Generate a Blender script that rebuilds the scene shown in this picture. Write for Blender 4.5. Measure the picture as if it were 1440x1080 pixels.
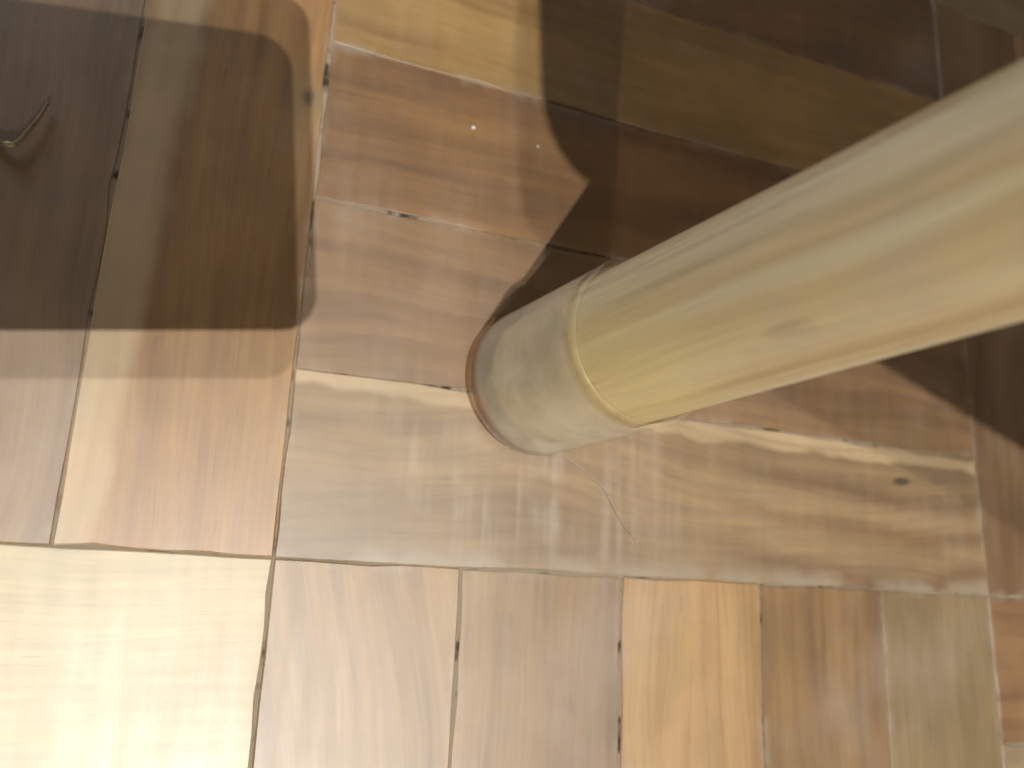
import bpy, bmesh, math, random
from mathutils import Vector, Matrix

# ---------------------------------------------------------------- clear
for o in list(bpy.data.objects):
    bpy.data.objects.remove(o)
S = bpy.context.scene
COL = S.collection
U = 0.04                       # one parquet finger is 40 mm wide; the floor grid is laid out in finger widths

# ---------------------------------------------------------------- camera
cam = bpy.data.cameras.new('camera')
cam.sensor_width = 36
cam.lens = 28.54
cam.clip_start = 0.004
cam.clip_end = 50
cam.dof.use_dof = True
cam.dof.focus_distance = 0.159
cam.dof.aperture_fstop = 11.5
co = bpy.data.objects.new('camera', cam)
COL.objects.link(co)
CAM_R = Matrix(((0.9280, -0.1287, -0.3495), (0.0443, 0.9699, -0.2395), (0.3698, 0.2068, 0.9058)))
CAM_C = Vector((-0.4283, -0.0760, 4.3488)) * U
co.matrix_world = Matrix.Translation(CAM_C) @ CAM_R.to_4x4()
S.camera = co

# ---------------------------------------------------------------- world (dim warm room, no sky)
w = bpy.data.worlds.new('World')
S.world = w
w.use_nodes = True
bg = w.node_tree.nodes['Background']
bg.inputs['Color'].default_value = (0.95, 0.86, 0.80, 1)
bg.inputs['Strength'].default_value = 0.048

# ---------------------------------------------------------------- room lamps
def bulb(name, loc, power, radius, colour):
    l = bpy.data.lights.new(name, 'POINT')
    l.energy = power
    l.shadow_soft_size = radius
    l.color = colour
    o = bpy.data.objects.new(name, l)
    o.location = Vector(loc) * U
    COL.objects.link(o)
    return o
WARM = (1.0, 0.955, 0.885)
bulb('ceiling_bulb', (-0.1, -12.9, 50), 108, 0.0065, WARM)
bulb('ceiling_bulb', (0.5, -10.2, 50), 44, 0.0065, WARM)
bulb('floor_lamp_bulb', (1.6, -60, 36), 52, 0.02, (1.0, 0.92, 0.80))

def area(name, loc, target, size, power, colour):
    l = bpy.data.lights.new(name, 'AREA')
    l.shape = 'RECTANGLE'
    l.size, l.size_y = size
    l.energy = power
    l.color = colour
    o = bpy.data.objects.new(name, l)
    o.location = Vector(loc) * U
    d = (Vector(target) - Vector(loc))
    o.rotation_euler = d.to_track_quat('-Z', 'Y').to_euler()
    COL.objects.link(o)
area('cool_side_light', (-26, 48, 15), (1, 1, 1), (1.0, 0.6), 13.0, (0.92, 0.94, 1.0))  # unseen cool light added for the floor sheen and the leg's upper side

S.view_settings.view_transform = 'Standard'
S.view_settings.look = 'None'
S.view_settings.exposure = 0
S.view_settings.gamma = 1
S.cycles.max_bounces = 8
S.cycles.transparent_max_bounces = 16

# ---------------------------------------------------------------- helpers
def lin(c, k=1.0):
    f = lambda v: (v / 12.92 if v <= 0.04045 else ((v + 0.055) / 1.055) ** 2.4)
    return tuple(f(x / 255.0) * k for x in c)

def link(name, me, mat=None, parent=None):
    o = bpy.data.objects.new(name, me)
    COL.objects.link(o)
    if mat: me.materials.append(mat)
    if parent: o.parent = parent
    return o

class NT:
    def __init__(self, name):
        self.m = bpy.data.materials.new(name)
        self.m.use_nodes = True
        self.t = self.m.node_tree
        self.t.nodes.clear()
        self.out = self.n('ShaderNodeOutputMaterial')
    def n(self, kind, **kw):
        x = self.t.nodes.new(kind)
        for k, v in kw.items(): setattr(x, k, v)
        return x
    def l(self, a, b):
        if isinstance(a, bpy.types.Node): a = a.outputs[0]
        self.t.links.new(a, b)
    def setin(self, node, i, v):
        if v is None: return
        if isinstance(v, (bpy.types.Node, bpy.types.NodeSocket)): self.l(v, node.inputs[i])
        else: node.inputs[i].default_value = v
    def math(self, op, a, b=None, c=None, clamp=False):
        x = self.n('ShaderNodeMath', operation=op); x.use_clamp = clamp
        for i, v in enumerate((a, b, c)): self.setin(x, i, v)
        return x.outputs[0]
    def vmath(self, op, a, b=None):
        x = self.n('ShaderNodeVectorMath', operation=op)
        self.setin(x, 0, a); self.setin(x, 1, b)
        return x.outputs[0]
    def noise(self, vec, scale, detail=2.0, rough=0.5, dist=0.0):
        x = self.n('ShaderNodeTexNoise')
        self.l(vec, x.inputs['Vector'])
        self.setin(x, 'Scale', scale)
        x.inputs['Detail'].default_value = detail
        x.inputs['Roughness'].default_value = rough
        x.inputs['Distortion'].default_value = dist
        return x.outputs[0]
    def ramp(self, fac, lo, hi, a=0.0, b=1.0, smooth=True):
        x = self.n('ShaderNodeMapRange')
        x.interpolation_type = 'SMOOTHSTEP' if smooth else 'LINEAR'
        self.setin(x, 0, fac)
        for i, v in zip((1, 2, 3, 4), (lo, hi, a, b)): self.setin(x, i, v)
        return x.outputs[0]
    def mix(self, fac, a, b, mode='MIX'):
        x = self.n('ShaderNodeMix', data_type='RGBA', blend_type=mode)
        self.setin(x, 0, fac)
        for i, v in ((6, a), (7, b)):
            if isinstance(v, tuple) and len(v) == 3: v = (*v, 1)
            self.setin(x, i, v)
        return x.outputs[2]
    def attr(self, name):
        x = self.n('ShaderNodeAttribute', attribute_type='OBJECT', attribute_name=name)
        return x
    def scale(self, vec, s):
        x = self.n('ShaderNodeMapping')
        self.l(vec, x.inputs['Vector'])
        x.inputs['Scale'].default_value = s
        return x.outputs[0]

# ---------------------------------------------------------------- parquet wood
def parquet_material():
    t = NT('parquet_wood')
    tc = t.n('ShaderNodeTexCoord')
    obj = t.vmath('SCALE', tc.outputs['Object']); obj.node.inputs['Scale'].default_value = 1 / U
    geo = t.n('ShaderNodeNewGeometry')
    wpos = t.vmath('SCALE', geo.outputs['Position']); wpos.node.inputs['Scale'].default_value = 1 / U
    seed = t.attr('seed')
    so = t.n('ShaderNodeCombineXYZ')
    t.l(t.math('MULTIPLY', seed.outputs['Fac'], 7.31), so.inputs[0])
    t.l(t.math('MULTIPLY', seed.outputs['Fac'], 3.17), so.inputs[1])
    t.l(seed.outputs['Fac'], so.inputs[2])
    p = t.vmath('ADD', obj, so)
    # slow sideways wander of the grain
    wander = t.noise(t.scale(p, (0.45, 1.1, 1)), 1.0, 1.5)
    wob = t.n('ShaderNodeCombineXYZ')
    t.l(t.math('MULTIPLY', t.math('SUBTRACT', wander, 0.5), t.attr('warp').outputs['Fac']), wob.inputs[1])
    pg = t.vmath('ADD', p, wob)
    psep = t.n('ShaderNodeSeparateXYZ'); t.l(pg, psep.inputs[0])
    pcomb = t.n('ShaderNodeCombineXYZ')
    t.l(psep.outputs[0], pcomb.inputs[0]); t.l(psep.outputs[2], pcomb.inputs[2])
    t.l(t.math('MULTIPLY_ADD', psep.outputs[0], t.attr('slant').outputs['Fac'], psep.outputs[1]), pcomb.inputs[1])
    pg = pcomb.outputs[0]
    broad = t.noise(t.scale(pg, (0.16, 2.4, 1)), 1.0, 3.0, 0.55)
    mid = t.noise(t.scale(pg, (0.5, 9.0, 1)), 1.0, 3.0, 0.6)
    fine = t.noise(t.scale(pg, (1.3, 30.0, 1)), 1.0, 2.0, 0.6)
    cloud = t.noise(t.scale(p, (0.9, 1.5, 1)), 1.3, 3.0, 0.6)
    # growth-ring arches
    ringo = t.attr('arch_centre')
    rv = t.vmath('SUBTRACT', obj, ringo.outputs['Vector'])
    rv2 = t.scale(rv, (0.42, 1.0, 1.0))
    rl = t.n('ShaderNodeVectorMath', operation='LENGTH'); t.l(rv2, rl.inputs[0])
    rr = t.math('ADD', rl.outputs['Value'], t.math('MULTIPLY', t.math('SUBTRACT', wander, 0.5), 0.5))
    rr = t.math('ADD', rr, t.math('MULTIPLY', t.math('SUBTRACT', cloud, 0.5), 0.16))
    ring = t.math('MULTIPLY_ADD', t.math('SINE', t.math('MULTIPLY', rr, 24.0)), 0.5, 0.5)
    ring = t.math('POWER', ring, 1.6)
    c1, c2 = t.attr('tone_a'), t.attr('tone_b')
    f = t.math('MULTIPLY_ADD', broad, 0.9, t.math('MULTIPLY_ADD', mid, 0.55, t.math('MULTIPLY', cloud, 0.35)))
    f = t.ramp(f, 0.66, 1.06)
    col = t.mix(f, c1.outputs['Color'], c2.outputs['Color'])
    arch = t.attr('arch').outputs['Fac']
    rx = t.n('ShaderNodeSeparateXYZ'); t.l(rv, rx.inputs[0])
    ring = t.math('MULTIPLY', ring, t.ramp(t.math('ABSOLUTE', rx.outputs[0]), 0.6, 1.7, 1.0, 0.25))
    col = t.mix(t.math('MULTIPLY', ring, arch), col, (0.66, 0.56, 0.46), 'MULTIPLY')
    # fibres and pores
    fac = t.ramp(fine, 0.35, 0.75, 0.90, 1.07, False)
    hs = t.n('ShaderNodeCombineColor')
    for i in range(3): t.l(fac, hs.inputs[i])
    col = t.mix(1.0, col, hs.outputs[0], 'MULTIPLY')
    pores = t.noise(t.scale(pg, (4.5, 60.0, 1)), 1.0, 1.0)
    pm = t.ramp(pores, 0.66, 0.76)
    col = t.mix(t.math('MULTIPLY', pm, 0.30), col, (0.45, 0.35, 0.25), 'MULTIPLY')
    # grey bloom of worn varnish in loose patches
    bloom = t.noise(wpos, 0.75, 4.0, 0.62)
    bm = t.ramp(bloom, 0.50, 0.74, 0.0, 0.34)
    col = t.mix(bm, col, (0.41, 0.34, 0.265))
    # sapwood streak along one long edge (attribute: position and half width of the streak in local y)
    sp = t.attr('sap')
    xyz = t.n('ShaderNodeSeparateXYZ'); t.l(obj, xyz.inputs[0])
    ssep = t.n('ShaderNodeSeparateXYZ'); t.l(sp.outputs['Vector'], ssep.inputs[0])
    cen = t.math('MULTIPLY_ADD', xyz.outputs[0], ssep.outputs[1], ssep.outputs[0])
    cen = t.math('ADD', cen, t.math('MULTIPLY', t.math('SUBTRACT', wander, 0.5), 0.10))
    dd = t.math('ABSOLUTE', t.math('SUBTRACT', xyz.outputs[1], cen))
    dd = t.math('ADD', dd, t.math('MULTIPLY', t.math('SUBTRACT', t.noise(wpos, 3.0, 2.0), 0.5), 0.13))
    sm = t.ramp(dd, t.math('MULTIPLY', ssep.outputs[2], 0.4), ssep.outputs[2], 1.0, 0.0)
    sm = t.math('MULTIPLY', sm, t.math('GREATER_THAN', ssep.outputs[2], 0.001))
    sm = t.math('MULTIPLY', sm, t.ramp(mid, 0.25, 0.6, 0.55, 1.0))
    col = t.mix(t.math('MULTIPLY', sm, 0.9), col, lin((212, 188, 146), 0.92))
    # worn pale arrises: distance to the board's edges
    hd = t.attr('half')
    hsep = t.n('ShaderNodeSeparateXYZ'); t.l(hd.outputs['Vector'], hsep.inputs[0])
    ex = t.math('SUBTRACT', hsep.outputs[0], t.math('ABSOLUTE', xyz.outputs[0]))
    ey = t.math('SUBTRACT', hsep.outputs[1], t.math('ABSOLUTE', xyz.outputs[1]))
    # one board is sanded paler on its low side only
    side = t.attr('pale_edge').outputs['Fac']
    eys = t.math('ADD', hsep.outputs[1], t.math('MULTIPLY', xyz.outputs[1], t.math('SIGN', side)))
    en = t.noise(wpos, 4.0, 3.0, 0.6)
    wv = t.math('ADD', eys, t.math('MULTIPLY', t.math('SUBTRACT', en, 0.5), 0.12))
    pe = t.math('MULTIPLY', t.ramp(wv, 0.02, 0.14, 0.75, 0.0), t.math('ABSOLUTE', side))
    pe = t.math('MULTIPLY', pe, t.ramp(t.noise(wpos, 1.7, 2.0), 0.40, 0.52))
    col = t.mix(pe, col, (0.40, 0.335, 0.24))
    e = t.math('MINIMUM', ex, ey)
    e2 = t.math('ADD', e, t.math('MULTIPLY', t.math('SUBTRACT', en, 0.5), 0.05))
    em = t.math('MULTIPLY', t.ramp(e2, -0.01, 0.065, 1.0, 0.0), t.ramp(t.noise(wpos, 2.6, 3.0, 0.65), 0.46, 0.64, 0.0, 0.85))
    col = t.mix(t.math('MULTIPLY', em, 0.6), col, (0.43, 0.37, 0.29))
    # reflection highlights on scuffed boards painted as pale streaks in front of the leg
    scuff_sheen = t.noise(t.scale(wpos, (12.0, 0.8, 1)), 1.0, 2.0, 0.5)
    rm = t.ramp(scuff_sheen, 0.38, 0.74)
    ctr = t.vmath('SUBTRACT', wpos, (1.45, 0.55, 0.0))
    ctr = t.scale(ctr, (0.75, 1.3, 0))
    cl = t.n('ShaderNodeVectorMath', operation='LENGTH'); t.l(ctr, cl.inputs[0])
    cz = t.math('ADD', cl.outputs['Value'], t.math('MULTIPLY', t.math('SUBTRACT', cloud, 0.5), 0.9))
    cm = t.ramp(cz, 0.10, 1.1, 0.55, 0.06)
    cm = t.math('MULTIPLY', cm, t.ramp(t.noise(wpos, 2.7, 2.0, 0.6), 0.38, 0.60, 0.12, 1.0))
    col = t.mix(t.math('MULTIPLY', rm, cm), col, (0.55, 0.48, 0.40))
    # grime caught along the joints, in broken dashes
    grm = t.math('MULTIPLY', t.ramp(e2, -0.03, 0.03, 1.0, 0.0), t.ramp(t.noise(wpos, 5.0, 3.0, 0.7), 0.56, 0.66))
    col = t.mix(t.math('MULTIPLY', grm, 0.7), col, (0.07, 0.05, 0.035))
    # uneven ageing: olive and pinkish patches across the joints
    ag = t.noise(wpos, 1.6, 4.0, 0.6)
    col = t.mix(1.0, col, t.mix(t.ramp(ag, 0.36, 0.64), (0.91, 0.88, 0.84), (1.06, 1.01, 0.98)), 'MULTIPLY')
    # knot
    kn = t.attr('knot')
    kv = t.vmath('SUBTRACT', obj, kn.outputs['Vector'])
    kv = t.scale(kv, (0.42, 0.8, 0.0))
    kl = t.n('ShaderNodeVectorMath', operation='LENGTH'); t.l(kv, kl.inputs[0])
    km = t.math('ADD', kl.outputs['Value'], t.math('MULTIPLY', t.math('SUBTRACT', mid, 0.5), 0.12))
    halo = t.ramp(km, 0.02, 0.14, 1.0, 0.0)
    core = t.ramp(km, 0.0, 0.04, 0.9, 0.0)
    kf = kn.outputs['Alpha']
    ks = t.attr('knot_on').outputs['Fac']
    col = t.mix(t.math('MULTIPLY', t.math('MULTIPLY', halo, 0.6), ks), col, (0.30, 0.20, 0.07))
    col = t.mix(t.math('MULTIPLY', core, ks), col, (0.045, 0.028, 0.012))
    b = t.n('ShaderNodeBsdfPrincipled')
    t.l(col, b.inputs['Base Color'])
    rg = t.math('ADD', t.ramp(bloom, 0.3, 0.75, 0.46, 0.53), t.math('MULTIPLY', t.math('SUBTRACT', scuff_sheen, 0.5), 0.08))
    rg = t.math('ADD', rg, t.attr('dull').outputs['Fac'])
    t.l(rg, b.inputs['Roughness'])
    b.inputs['IOR'].default_value = 1.5
    b.inputs['Coat Weight'].default_value = 1.0
    b.inputs['Coat IOR'].default_value = 1.9
    b.inputs['Specular IOR Level'].default_value = 0.75
    t.l(t.math('SUBTRACT', rg, 0.02), b.inputs['Coat Roughness'])
    bump = t.n('ShaderNodeBump')
    bump.inputs['Strength'].default_value = 0.35
    bump.inputs['Distance'].default_value = 0.00025
    hgt = t.math('ADD', t.math('MULTIPLY', mid, 0.8), t.math('ADD', t.math('MULTIPLY', fine, 0.25), t.math('MULTIPLY', scuff_sheen, 0.08)))
    t.l(hgt, bump.inputs['Height'])
    t.l(bump, b.inputs['Normal'])
    t.l(b, t.out.inputs[0])
    return t.m
PARQ = parquet_material()

def plain(name, colour, rough=0.6, noise_scale=40.0, amount=0.3, bump=0.0):
    t = NT(name)
    tc = t.n('ShaderNodeTexCoord')
    nz = t.noise(tc.outputs['Object'], noise_scale / U * 0.04, 3.0)
    c2 = tuple(x * (1 - amount) for x in colour)
    col = t.mix(t.ramp(nz, 0.3, 0.7), colour, c2)
    b = t.n('ShaderNodeBsdfPrincipled')
    t.l(col, b.inputs['Base Color'])
    b.inputs['Roughness'].default_value = rough
    t.l(b, t.out.inputs[0])
    return t.m

# ---------------------------------------------------------------- the floor
def box_mesh(name, x0, x1, y0, y1, z0, z1):
    bm = bmesh.new()
    vs = [bm.verts.new((x * U, y * U, z * U)) for x in (x0, x1) for y in (y0, y1) for z in (z0, z1)]
    bmesh.ops.convex_hull(bm, input=vs)
    me = bpy.data.meshes.new(name); bm.to_mesh(me); bm.free()
    return me
FLOOR = link('floor', box_mesh('floor', -60, 70, -60, 60, -1.4, -0.30), plain('dark_subfloor', (0.030, 0.022, 0.016), 0.9))
FLOOR['kind'] = 'structure'
def filler_material():
    t = NT('dust_in_joints')
    geo = t.n('ShaderNodeNewGeometry')
    wp = t.vmath('SCALE', geo.outputs['Position']); wp.node.inputs['Scale'].default_value = 1 / U
    nz = t.noise(wp, 3.0, 3.0, 0.7)
    col = t.mix(t.ramp(nz, 0.36, 0.48), (0.045, 0.032, 0.022), (0.33, 0.27, 0.195))
    b = t.n('ShaderNodeBsdfPrincipled'); t.l(col, b.inputs['Base Color']); b.inputs['Roughness'].default_value = 0.8
    t.l(b, t.out.inputs[0])
    return t.m
jf = link('joint_filler', box_mesh('joint_filler', -10, 15, -10, 15, -0.29, -0.010), filler_material(), FLOOR)

def finger_mesh(L, W, rnd, gap=0.004, jit=0.0055):
    """one parquet finger: length along x, chipped outline, small rounded arris"""
    hx, hy = L / 2, W / 2
    g = [gap * rnd.choice((0.25, 0.4, 0.6, 1.1)) for _ in range(4)]
    n = 22
    out = []
    ph = [rnd.uniform(0, 6.28) for _ in range(8)]
    def edge(a, b, k, nn):
        for i in range(nn):
            s = i / nn
            x = a[0] + (b[0] - a[0]) * s; y = a[1] + (b[1] - a[1]) * s
            d = jit * (math.sin(5.1 * s * L / 2 + ph[k]) + 0.8 * math.sin(13 * s * L / 2 + ph[k + 4])) * min(1, s * 10, (1 - s) * 10)
            if rnd.random() < 0.10: d -= jit * rnd.uniform(1, 3)
            d = min(d, 0.004)
            tx, ty = (b[0] - a[0]), (b[1] - a[1]); ln = math.hypot(tx, ty)
            out.append((x + ty / ln * d, y - tx / ln * d))
    P = [(-hx + g[0], -hy + g[1]), (hx - g[2], -hy + g[1]), (hx - g[2], hy - g[3]), (-hx + g[0], hy - g[3])]
    edge(P[0], P[1], 0, n); edge(P[1], P[2], 1, 6); edge(P[2], P[3], 2, n); edge(P[3], P[0], 3, 6)
    bm = bmesh.new()
    levels = [(0.0, -0.26), (0.0, -0.014), (0.003, -0.005), (0.009, 0.0)]
    rings = []
    for ins, z in levels:
        r = []
        for x, y in out:
            sx = (hx - ins) / hx; sy = (hy - ins) / hy
            r.append(bm.verts.new((x * sx * U, y * sy * U, z * U)))
        rings.append(r)
    m = len(out)
    for a, b in zip(rings, rings[1:]):
        for i in range(m):
            bm.faces.new((a[i], a[(i + 1) % m], b[(i + 1) % m], b[i]))
    bm.faces.new(rings[-1])
    me = bpy.data.meshes.new('parquet_finger')
    bm.to_mesh(me); bm.free()
    me.materials.append(PARQ)
    return me

def finger(cx, cy, L, W, ang, rnd, a, b, seed, warp=0.5, arch=0.0, arch_c=(0, 0, 0), sap=(0, 0, 0), pale=0.0,
           knot=None, slant=0.0, dull=0.0, dz=None, me=None, gap=0.004):
    if me is None: me = finger_mesh(L, W, rnd, gap)
    o = bpy.data.objects.new('parquet_finger', me)
    COL.objects.link(o)
    o.parent = FLOOR
    o.location = (cx * U, cy * U, (dz if dz is not None else rnd.uniform(-0.006, 0.003)) * U)
    o.rotation_euler = (rnd.uniform(-0.002, 0.002), rnd.uniform(-0.0012, 0.0012), ang)
    o['tone_a'] = [float(v) for v in a]; o['tone_b'] = [float(v) for v in b]
    o['slant'] = float(slant); o['seed'] = float(seed); o['warp'] = float(warp)
    o['arch'] = float(arch); o['arch_centre'] = [float(v) for v in arch_c]
    o['sap'] = [float(v) for v in sap]; o['pale_edge'] = float(pale)
    o['half'] = [L / 2, W / 2, 0.0]; o['dull'] = float(dull)
    o['knot'] = [float(v) for v in (knot or (0, 0, 0))]
    o['knot_on'] = 1.0 if knot else 0.0
    return o

K = 0.88
def T(c):
    m = sum(c) / 3
    return lin(tuple((m + (v - m) * 1.10) * g for v, g in zip(c, (0.985, 1.0, 0.94))), K)
rnd = random.Random(4)
H = math.pi / 2
# (panel column, panel row, finger) -> look; x fingers count upward, y fingers count rightward
LOOK = {
    # centre panel, fingers lie left-right
    (0, 0, 0): dict(a=T((144, 118, 90)), b=T((176, 148, 114)), warp=0.7, arch=0.85, sap=(0.452, -0.010, 0.072), arch_c=(1.55, 1.25, 0), pale=1.0, knot=(1.75, 0.25, 0)),
    (0, 0, 1): dict(a=T((130, 99, 68)), b=T((160, 127, 92)), warp=0.5),
    (0, 0, 2): dict(a=T((116, 82, 48)), b=T((152, 114, 70)), warp=0.25),
    (0, 0, 3): dict(a=T((146, 112, 66)), b=T((178, 144, 94)), warp=0.4),
    (0, 0, 4): dict(a=T((110, 82, 56)), b=T((140, 106, 72)), warp=0.4),
    # left panel, fingers lie up-down
    (-1, 0, 4): dict(a=T((160, 118, 72)), b=T((196, 154, 102)), knot=(0.11, -0.40, 0), warp=0.3, sap=(0.35, -0.045, 0.19)),
    (-1, 0, 3): dict(a=T((140, 112, 88)), b=T((168, 138, 110)), warp=0.5),
    # bottom panel
    (0, -1, 0): dict(a=T((144, 116, 86)), b=T((184, 152, 116)), warp=0.35, slant=-0.16),
    (0, -1, 1): dict(a=T((138, 108, 76)), b=T((168, 136, 100)), warp=0.25),
    (0, -1, 2): dict(a=T((166, 124, 76)), b=T((210, 172, 124)), warp=0.4),
    (0, -1, 3): dict(a=T((118, 86, 52)), b=T((162, 126, 80)), warp=0.4),
    (0, -1, 4): dict(a=T((144, 122, 90)), b=T((166, 142, 108)), warp=0.6),
    # bottom left panel, lies left-right
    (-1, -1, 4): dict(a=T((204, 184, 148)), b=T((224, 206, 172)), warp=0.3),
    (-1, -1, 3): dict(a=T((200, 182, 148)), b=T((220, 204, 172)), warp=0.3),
    # right panel and lower right
    (1, 0, 0): dict(a=T((126, 96, 66)), b=T((156, 126, 92)), warp=0.9),
    (1, -1, 4): dict(a=T((128, 92, 58)), b=T((164, 126, 88)), warp=0.4),
    (1, -1, 3): dict(a=T((160, 138, 112)), b=T((178, 156, 130)), warp=0.4),
    (0, 1, 4): dict(a=T((112, 84, 58)), b=T((130, 100, 70)), warp=0.4),
}
PAL = [((130, 100, 70), (168, 136, 98)), ((160, 126, 84), (196, 162, 116)), ((118, 90, 64), (150, 120, 88)),
       ((150, 128, 100), (180, 158, 128)), ((186, 150, 104), (212, 178, 130))]
shared = [finger_mesh(5, 1, random.Random(50 + i)) for i in range(6)]
for pi in range(-2, 3):
    for pj in range(-2, 3):
        horiz = (pi + pj) % 2 == 0
        for k in range(5):
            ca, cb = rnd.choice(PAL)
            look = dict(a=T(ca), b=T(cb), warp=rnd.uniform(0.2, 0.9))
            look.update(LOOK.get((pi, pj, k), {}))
            near = -1 <= pi <= 1 and -1 <= pj <= 1
            me = None if near else shared[rnd.randrange(6)]
            if horiz: cx, cy, ang = pi * 5 + 2.5, pj * 5 + k + 0.5, 0.0
            else:     cx, cy, ang = pi * 5 + k + 0.5, pj * 5 + 2.5, H
            finger(cx, cy, 5, 1, ang, rnd, seed=rnd.uniform(1, 40), me=me, **look)

# ---------------------------------------------------------------- chair
def leg_wood():
    t = NT('pale_leg_wood')
    tc = t.n('ShaderNodeTexCoord')
    p = t.vmath('SCALE', tc.outputs['Object']); p.node.inputs['Scale'].default_value = 1 / U
    wander = t.noise(t.scale(p, (1, 1, 0.5)), 1.0, 2.0)
    wv = t.n('ShaderNodeCombineXYZ')
    t.l(t.math('MULTIPLY', t.math('SUBTRACT', wander, 0.5), 0.16), wv.inputs[0])
    t.l(t.math('MULTIPLY', t.math('SUBTRACT', wander, 0.5), -0.12), wv.inputs[1])
    pg = t.vmath('ADD', p, wv)
    broad = t.noise(t.scale(pg, (4.2, 4.2, 0.10)), 1.0, 2.0, 0.55)
    mid = t.noise(t.scale(pg, (11, 11, 0.35)), 1.0, 3.0, 0.6)
    fine = t.noise(t.scale(pg, (40, 40, 1.2)), 1.0, 2.0)
    cloud = t.noise(p, 2.2, 3.0, 0.6)
    col = t.mix(t.ramp(broad, 0.33, 0.66), lin((216, 194, 150), 0.98), lin((246, 232, 190), 1.0))
    col = t.mix(t.ramp(mid, 0.46, 0.72, 0, 0.55), col, lin((186, 164, 138), 0.9))
    col = t.mix(t.ramp(cloud, 0.5, 0.72, 0, 0.5), col, lin((206, 192, 168), 0.95))
    lines = t.noise(t.scale(pg, (5.5, 5.5, 0.07)), 1.0, 1.5)
    col = t.mix(t.ramp(lines, 0.50, 0.64, 0, 0.6), col, lin((240, 232, 196), 0.98))
    col = t.mix(t.ramp(lines, 0.40, 0.30, 0, 0.45), col, lin((178, 146, 100), 0.9))
    # lamplight round the foot painted yellower into the wood, ending in a soft arc
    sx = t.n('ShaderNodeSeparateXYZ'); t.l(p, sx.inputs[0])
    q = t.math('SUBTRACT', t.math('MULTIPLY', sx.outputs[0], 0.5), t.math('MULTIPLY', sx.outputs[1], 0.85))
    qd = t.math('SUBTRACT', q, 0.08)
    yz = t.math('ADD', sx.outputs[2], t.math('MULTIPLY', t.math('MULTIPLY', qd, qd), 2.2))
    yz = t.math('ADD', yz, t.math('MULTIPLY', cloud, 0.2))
    light_pool = t.math('MULTIPLY', t.ramp(yz, 1.5, 2.1, 0.6, 0.0), t.ramp(q, -0.32, -0.10))
    col = t.mix(light_pool, col, lin((240, 222, 156), 0.98))
    dk = t.noise(t.scale(pg, (7, 7, 1.6)), 1.0, 2.0)
    col = t.mix(t.ramp(dk, 0.66, 0.76, 0, 0.35), col, lin((170, 134, 74), 0.8))
    f = t.ramp(fine, 0.3, 0.75, 0.93, 1.04, False)
    cc = t.n('ShaderNodeCombineColor')
    for i in range(3): t.l(f, cc.inputs[i])
    col = t.mix(1.0, col, cc.outputs[0], 'MULTIPLY')
    b = t.n('ShaderNodeBsdfPrincipled')
    t.l(col, b.inputs['Base Color'])
    b.inputs['Roughness'].default_value = 0.42
    bump = t.n('ShaderNodeBump')
    bump.inputs['Strength'].default_value = 0.3
    bump.inputs['Distance'].default_value = 0.0003
    t.l(mid, bump.inputs['Height']); t.l(bump, b.inputs['Normal'])
    t.l(b, t.out.inputs[0])
    return t.m

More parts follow.
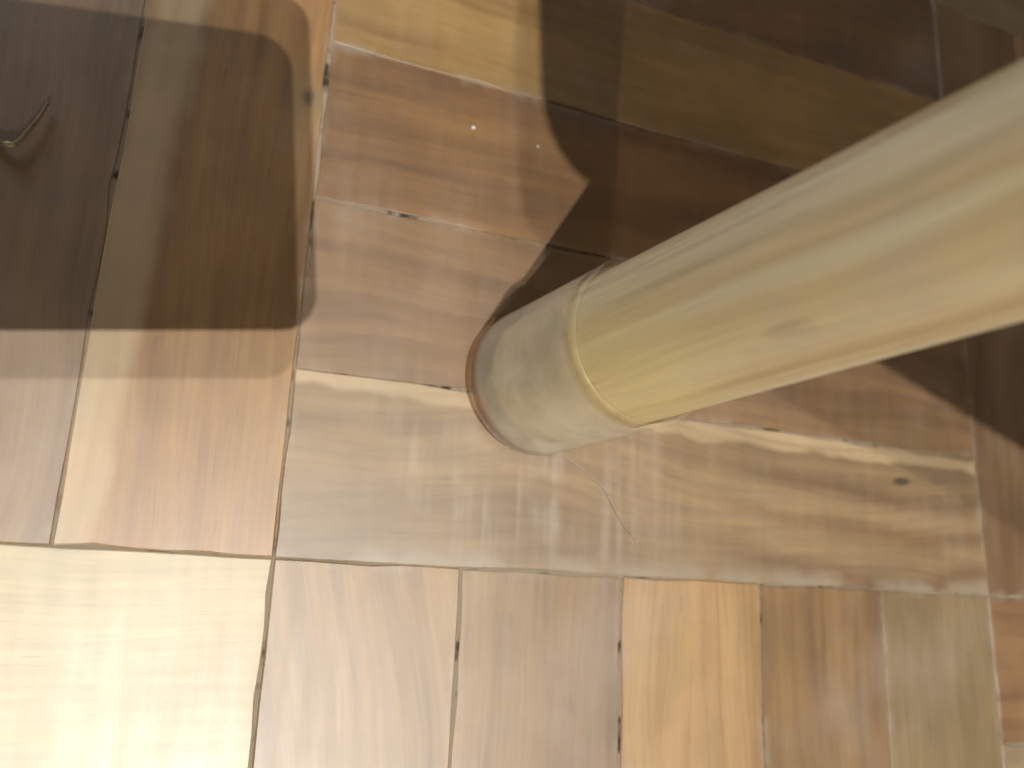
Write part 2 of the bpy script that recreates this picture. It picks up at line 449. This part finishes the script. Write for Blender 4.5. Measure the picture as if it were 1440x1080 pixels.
def cap_plastic():
    """cloudy soft plastic: lets light straight through, with a little milkiness and a sheen"""
    t = NT('cloudy_clear_plastic')
    tc = t.n('ShaderNodeTexCoord')
    p = t.vmath('SCALE', tc.outputs['Object']); p.node.inputs['Scale'].default_value = 1 / U
    nz = t.noise(p, 2.6, 3.0, 0.6)
    sm = t.noise(t.scale(p, (1, 1, 0.4)), 9.0, 2.0)
    sp = t.n('ShaderNodeSeparateXYZ'); t.l(p, sp.inputs[0])
    wall = t.ramp(sp.outputs[2], 0.06, 0.17)          # the solid sole below the wood is clear and brownish
    tr = t.n('ShaderNodeBsdfTransparent')
    t.l(t.mix(wall, (0.62, 0.46, 0.32), (0.98, 0.97, 0.94)), tr.inputs[0])
    dirt = t.ramp(t.noise(t.scale(p, (1, 1, 1.4)), 3.4, 3.0, 0.6), 0.46, 0.66)
    milk = t.mix(t.math('MULTIPLY', dirt, 0.55), (0.97, 0.92, 0.73), (0.74, 0.71, 0.63))
    df = t.n('ShaderNodeBsdfDiffuse'); t.l(milk, df.inputs[0])
    tl = t.n('ShaderNodeBsdfTranslucent'); t.l(milk, tl.inputs[0])
    mk = t.n('ShaderNodeMixShader'); mk.inputs[0].default_value = 0.25
    t.l(df, mk.inputs[1]); t.l(tl, mk.inputs[2])
    lw = t.n('ShaderNodeLayerWeight'); lw.inputs[0].default_value = 0.35
    geo = t.n('ShaderNodeNewGeometry')
    front = t.math('SUBTRACT', 1.0, geo.outputs['Backfacing'])
    fac = t.math('ADD', t.ramp(nz, 0.35, 0.7, 0.40, 0.62), t.math('MULTIPLY', lw.outputs['Facing'], 0.30))
    fac = t.math('MULTIPLY', fac, t.math('MULTIPLY_ADD', wall, 0.8, 0.2))
    fac = t.math('MULTIPLY', fac, t.ramp(sp.outputs[2], 0.98, 1.06, 1.0, 0.25))
    fac = t.math('MULTIPLY', fac, front)
    m1 = t.n('ShaderNodeMixShader'); t.l(fac, m1.inputs[0]); t.l(tr, m1.inputs[1]); t.l(mk, m1.inputs[2])
    gl = t.n('ShaderNodeBsdfGlossy'); gl.inputs['Roughness'].default_value = 0.22
    fr = t.n('ShaderNodeFresnel'); fr.inputs[0].default_value = 1.5
    bump = t.n('ShaderNodeBump'); bump.inputs['Strength'].default_value = 0.25; bump.inputs['Distance'].default_value = 0.0003
    t.l(sm, bump.inputs['Height']); t.l(bump, gl.inputs['Normal']); t.l(bump, fr.inputs['Normal'])
    m2 = t.n('ShaderNodeMixShader'); t.l(t.math('MULTIPLY', t.math('MULTIPLY', fr, front), t.ramp(sp.outputs[2], 0.98, 1.06, 1.0, 0.45)), m2.inputs[0]); t.l(m1, m2.inputs[1]); t.l(gl, m2.inputs[2])
    t.l(m2, t.out.inputs[0])
    return t.m

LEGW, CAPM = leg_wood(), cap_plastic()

def lathe(name, prof, seg=72, wob=0.0, seed=0):
    """prof: (radius, height) pairs in finger widths, axis = local z"""
    r = random.Random(seed)
    ph = [r.uniform(0, 6.28) for _ in range(4)]
    bm = bmesh.new(); rings = []
    for rad, h in prof:
        if rad < 1e-6: rings.append([bm.verts.new((0, 0, h * U))]); continue
        ring = []
        for i in range(seg):
            a = 2 * math.pi * i / seg
            rr = rad * (1 + wob * (math.sin(2 * a + ph[0] + h * 0.6) + 0.6 * math.sin(3 * a + ph[1] - h * 0.9)))
            ring.append(bm.verts.new((rr * math.cos(a) * U, rr * math.sin(a) * U, h * U)))
        rings.append(ring)
    for a, b in zip(rings, rings[1:]):
        if len(a) == 1 and len(b) == 1: continue
        for i in range(seg):
            j = (i + 1) % seg
            if len(a) == 1: bm.faces.new((a[0], b[j], b[i]))
            elif len(b) == 1: bm.faces.new((a[i], a[j], b[0]))
            else: bm.faces.new((a[i], a[j], b[j], b[i]))
    bmesh.ops.recalc_face_normals(bm, faces=bm.faces)
    me = bpy.data.meshes.new(name); bm.to_mesh(me); bm.free()
    me.polygons.foreach_set('use_smooth', [True] * len(me.polygons))
    return me

SEAT_H = 9.5
LEG_LEN = SEAT_H * math.sqrt(1 + 0.126 ** 2)
def smooth_leg_profile():
    pr = [(0.0, 0.115), (0.20, 0.115), (0.31, 0.125), (0.352, 0.155), (0.372, 0.20), (0.384, 0.30)]
    h = 0.45
    while h < LEG_LEN - 0.3:
        pr.append((0.396 - 0.0167 * min(h - 0.5, 3.5) * (1 if h > 0.5 else 0), h)); h += 0.35
    pr.append((pr[-1][0], LEG_LEN)); pr.append((0.0, LEG_LEN))
    return pr
CAP_H = 1.09
def cap_profile():
    # outer wall up, over the rim, inner wall down
    pr = [(0.0, 0.0), (0.36, 0.0), (0.408, 0.006), (0.432, 0.030), (0.438, 0.075), (0.436, 0.15), (0.432, 0.4), (0.427, 0.8), (0.424, CAP_H - 0.07),
          (0.425, CAP_H - 0.045), (0.425, CAP_H - 0.022), (0.420, CAP_H - 0.006), (0.412, CAP_H), (0.404, CAP_H - 0.006), (0.399, CAP_H - 0.03),
          (0.3985, CAP_H - 0.12), (0.3985, 0.5), (0.389, 0.30), (0.379, 0.20), (0.360, 0.145), (0.318, 0.112), (0.20, 0.104), (0.0, 0.104)]
    return pr
LEG_ME = lathe('leg', smooth_leg_profile(), 72, 0.004, 3)
CAP_ME = lathe('foot_cap', cap_profile(), 96, 0.003, 3)
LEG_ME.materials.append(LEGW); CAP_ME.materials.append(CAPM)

chair = bpy.data.objects.new('chair', None)
COL.objects.link(chair)
chair['label'] = 'pale wooden chair with its round leg on the parquet in a cloudy plastic foot cap'
chair['category'] = 'chair'
FOOT = Vector((1.3818, 1.0888, 0.0)) * U
chair.location = FOOT
def add_leg(dx, dy, lean):
    leg = bpy.data.objects.new('leg', LEG_ME); COL.objects.link(leg); leg.parent = chair
    leg.location = (dx * U, dy * U, 0)
    leg.rotation_euler = Vector((0, 0, 1)).rotation_difference(Vector((lean[0], lean[1], 1))).to_euler()
    cap = bpy.data.objects.new('foot_cap', CAP_ME); COL.objects.link(cap); cap.parent = leg
    return leg
add_leg(0, 0, (0.126, 0.006))
add_leg(9.9, -2.6, (-0.10, 0.05))
add_leg(1.4, 9.6, (0.10, -0.05))
add_leg(8.8, 8.8, (-0.10, -0.05))

def seat_mesh():
    # rounded front corner over the leg, gently angled front edge; outline in floor units
    pts = [(1.042, 0.587), (1.060, 0.30), (1.079, 0.024), (1.105, -0.10), (1.137, -0.205), (1.194, -0.302), (1.277, -0.396), (1.407, -0.48), (1.61, -0.56), (3.302, -1.166),
           (5.9, -2.06), (8.2, -3.30), (10.2, -3.75), (11.6, -3.30), (12.1, -2.2), (11.6, 3), (11.0, 9.4), (10.2, 10.4), (3.0, 11.2), (1.9, 10.6), (1.3, 8), (1.05, 3)]
    bm = bmesh.new()
    n = len(pts)
    cx = sum(p[0] for p in pts) / n; cy = sum(p[1] for p in pts) / n
    rings = []
    for ins, z in ((0.012, 0.0), (0.0, 0.06), (0.0, 0.42), (0.012, 0.50)):
        rings.append([bm.verts.new(((cx + (x - cx) * (1 - ins) - 1.3818) * U, (cy + (y - cy) * (1 - ins) - 1.0888) * U, (SEAT_H + z) * U)) for x, y in pts])
    for a, b in zip(rings, rings[1:]):
        for i in range(n): bm.faces.new((a[i], a[(i + 1) % n], b[(i + 1) % n], b[i]))
    bm.faces.new(rings[-1]); bm.faces.new(rings[0])
    bmesh.ops.recalc_face_normals(bm, faces=bm.faces)
    me = bpy.data.meshes.new('seat'); bm.to_mesh(me); bm.free()
    return me
link('seat', seat_mesh(), LEGW, chair)

# ---------------------------------------------------------------- the phone the picture is taken with (its shadow lies on the floor)
def rounded_slab(name, x0, x1, y0, y1, z0, z1, r, seg=8):
    bm = bmesh.new(); rings = []
    out = []
    for (cx, cy, a0) in ((x1 - r, y0 + r, -90), (x1 - r, y1 - r, 0), (x0 + r, y1 - r, 90), (x0 + r, y0 + r, 180)):
        for i in range(seg + 1):
            a = math.radians(a0 + 90 * i / seg); out.append((cx + r * math.cos(a), cy + r * math.sin(a)))
    mx, my = (x0 + x1) / 2, (y0 + y1) / 2
    for ins, z in ((0.02, z0), (0.0, z0 + 0.03), (0.0, z1 - 0.03), (0.02, z1)):
        rings.append([bm.verts.new(((mx + (x - mx) * (1 - ins)) * U, (my + (y - my) * (1 - ins)) * U, z * U)) for x, y in out])
    n = len(out)
    for a, b in zip(rings, rings[1:]):
        for i in range(n): bm.faces.new((a[i], a[(i + 1) % n], b[(i + 1) % n], b[i]))
    bm.faces.new(rings[-1]); bm.faces.new(rings[0])
    bmesh.ops.recalc_face_normals(bm, faces=bm.faces)
    me = bpy.data.meshes.new(name); bm.to_mesh(me); bm.free()
    return me
phone = bpy.data.objects.new('smartphone', None); COL.objects.link(phone)
phone.matrix_world = Matrix.Translation(CAM_C) @ CAM_R.to_4x4()
phone['label'] = 'black smartphone with rounded corners held flat above the parquet beside the chair leg'
phone['category'] = 'phone'
BLACK = plain('black_glass', (0.02, 0.02, 0.022), 0.25)
link('phone_body', rounded_slab('phone_body', -3.14, 0.60, -0.02, 1.76, 0.12, 0.32, 0.18), BLACK, phone)
link('screen', rounded_slab('screen', -3.08, 0.54, 0.04, 1.70, 0.322, 0.34, 0.14), plain('screen_glass', (0.01, 0.01, 0.012), 0.1), phone)

# ---------------------------------------------------------------- small things lying on the floor
def tube(name, pts, rad, mat, seg=8, sub=6):
    P = [Vector(p) for p in pts]
    Q = []
    for i in range(len(P) - 1):
        a, b, c, d = P[max(i - 1, 0)], P[i], P[i + 1], P[min(i + 2, len(P) - 1)]
        for k in range(sub):
            s = k / sub
            Q.append(0.5 * ((2 * b) + (c - a) * s + (2 * a - 5 * b + 4 * c - d) * s * s + (3 * b - a - 3 * c + d) * s ** 3))
    Q.append(P[-1])
    bm = bmesh.new(); rings = []
    for i, q in enumerate(Q):
        tdir = (Q[min(i + 1, len(Q) - 1)] - Q[max(i - 1, 0)]).normalized()
        sd = tdir.cross(Vector((0, 0, 1))).normalized(); up = sd.cross(tdir)
        f = i / (len(Q) - 1)
        rr = rad(f) if callable(rad) else rad
        rings.append([bm.verts.new((q + (sd * math.cos(2 * math.pi * j / seg) + up * math.sin(2 * math.pi * j / seg)) * rr) * U) for j in range(seg)])
    for a, b in zip(rings, rings[1:]):
        for j in range(seg): bm.faces.new((a[j], a[(j + 1) % seg], b[(j + 1) % seg], b[j]))
    bm.faces.new(rings[0][::-1]); bm.faces.new(rings[-1])
    me = bpy.data.meshes.new(name); bm.to_mesh(me); bm.free()
    me.polygons.foreach_set('use_smooth', [True] * len(me.polygons))
    return link(name, me, mat)

def tag(o, label, cat, group=None):
    o['label'] = label; o['category'] = cat
    if group: o['group'] = group

HAIR = plain('pale_hair', (0.70, 0.64, 0.56), 0.4)
h = tube('hair', [(1.60, 0.68, 0.012), (1.75, 0.59, 0.014), (1.87, 0.50, 0.012), (1.93, 0.40, 0.016), (2.01, 0.29, 0.014), (2.10, 0.20, 0.012)], 0.0020, HAIR, 6)
tag(h, 'fine curved hair lying on the parquet in front of the capped leg', 'hair')
BROWN = plain('brown_husk', (0.34, 0.26, 0.17), 0.5, 300)
GOLD = plain('golden_crumb', (0.62, 0.50, 0.24), 0.22, 300)
husk = tube('husk', [(-1.56, 1.955, 0.02), (-1.50, 1.925, 0.025), (-1.455, 1.945, 0.03), (-1.42, 2.02, 0.03), (-1.385, 2.11, 0.028), (-1.362, 2.20, 0.022)],
            lambda f: 0.014 * (1 - 0.7 * f) + 0.004, BROWN, 8)
tag(husk, 'thin curled brown husk on the shaded board at the left edge', 'husk')
bm = bmesh.new()
bmesh.ops.create_icosphere(bm, subdivisions=3, radius=0.019 * U)
for v in bm.verts:
    v.co.x *= 1.5; v.co.y *= 0.8; v.co.z *= 0.7
    v.co.z = max(v.co.z, -0.012 * U)
    v.co *= 1 + 0.1 * math.sin(v.co.x / U * 60)
me = bpy.data.meshes.new('crumb'); bm.to_mesh(me); bm.free()
me.polygons.foreach_set('use_smooth', [True] * len(me.polygons))
cr = link('crumb', me, GOLD); cr.location = (-1.488 * U, 1.925 * U, 0.038 * U)
tag(cr, 'tiny shiny golden crumb at the foot of the curled brown husk', 'crumb')
def speck(x, y, r, mat, seed):
    q = random.Random(seed)
    bm = bmesh.new(); bmesh.ops.create_icosphere(bm, subdivisions=2, radius=r * U)
    for v in bm.verts:
        v.co *= q.uniform(0.8, 1.15); v.co.z *= 0.6
    me = bpy.data.meshes.new('dust_speck'); bm.to_mesh(me); bm.free()
    o = link('dust_speck', me, mat); o.location = (x * U, y * U, r * 0.5 * U)
    return o
WHITE = plain('white_dust', (0.85, 0.83, 0.78), 0.5)
tag(speck(0.91, 2.676, 0.014, WHITE, 1), 'tiny white speck alone on the brown board above the capped foot', 'dust speck')
tag(speck(1.352, 2.66, 0.009, WHITE, 2), 'minute white speck beside the curved edge of the chair shadow', 'dust speck')
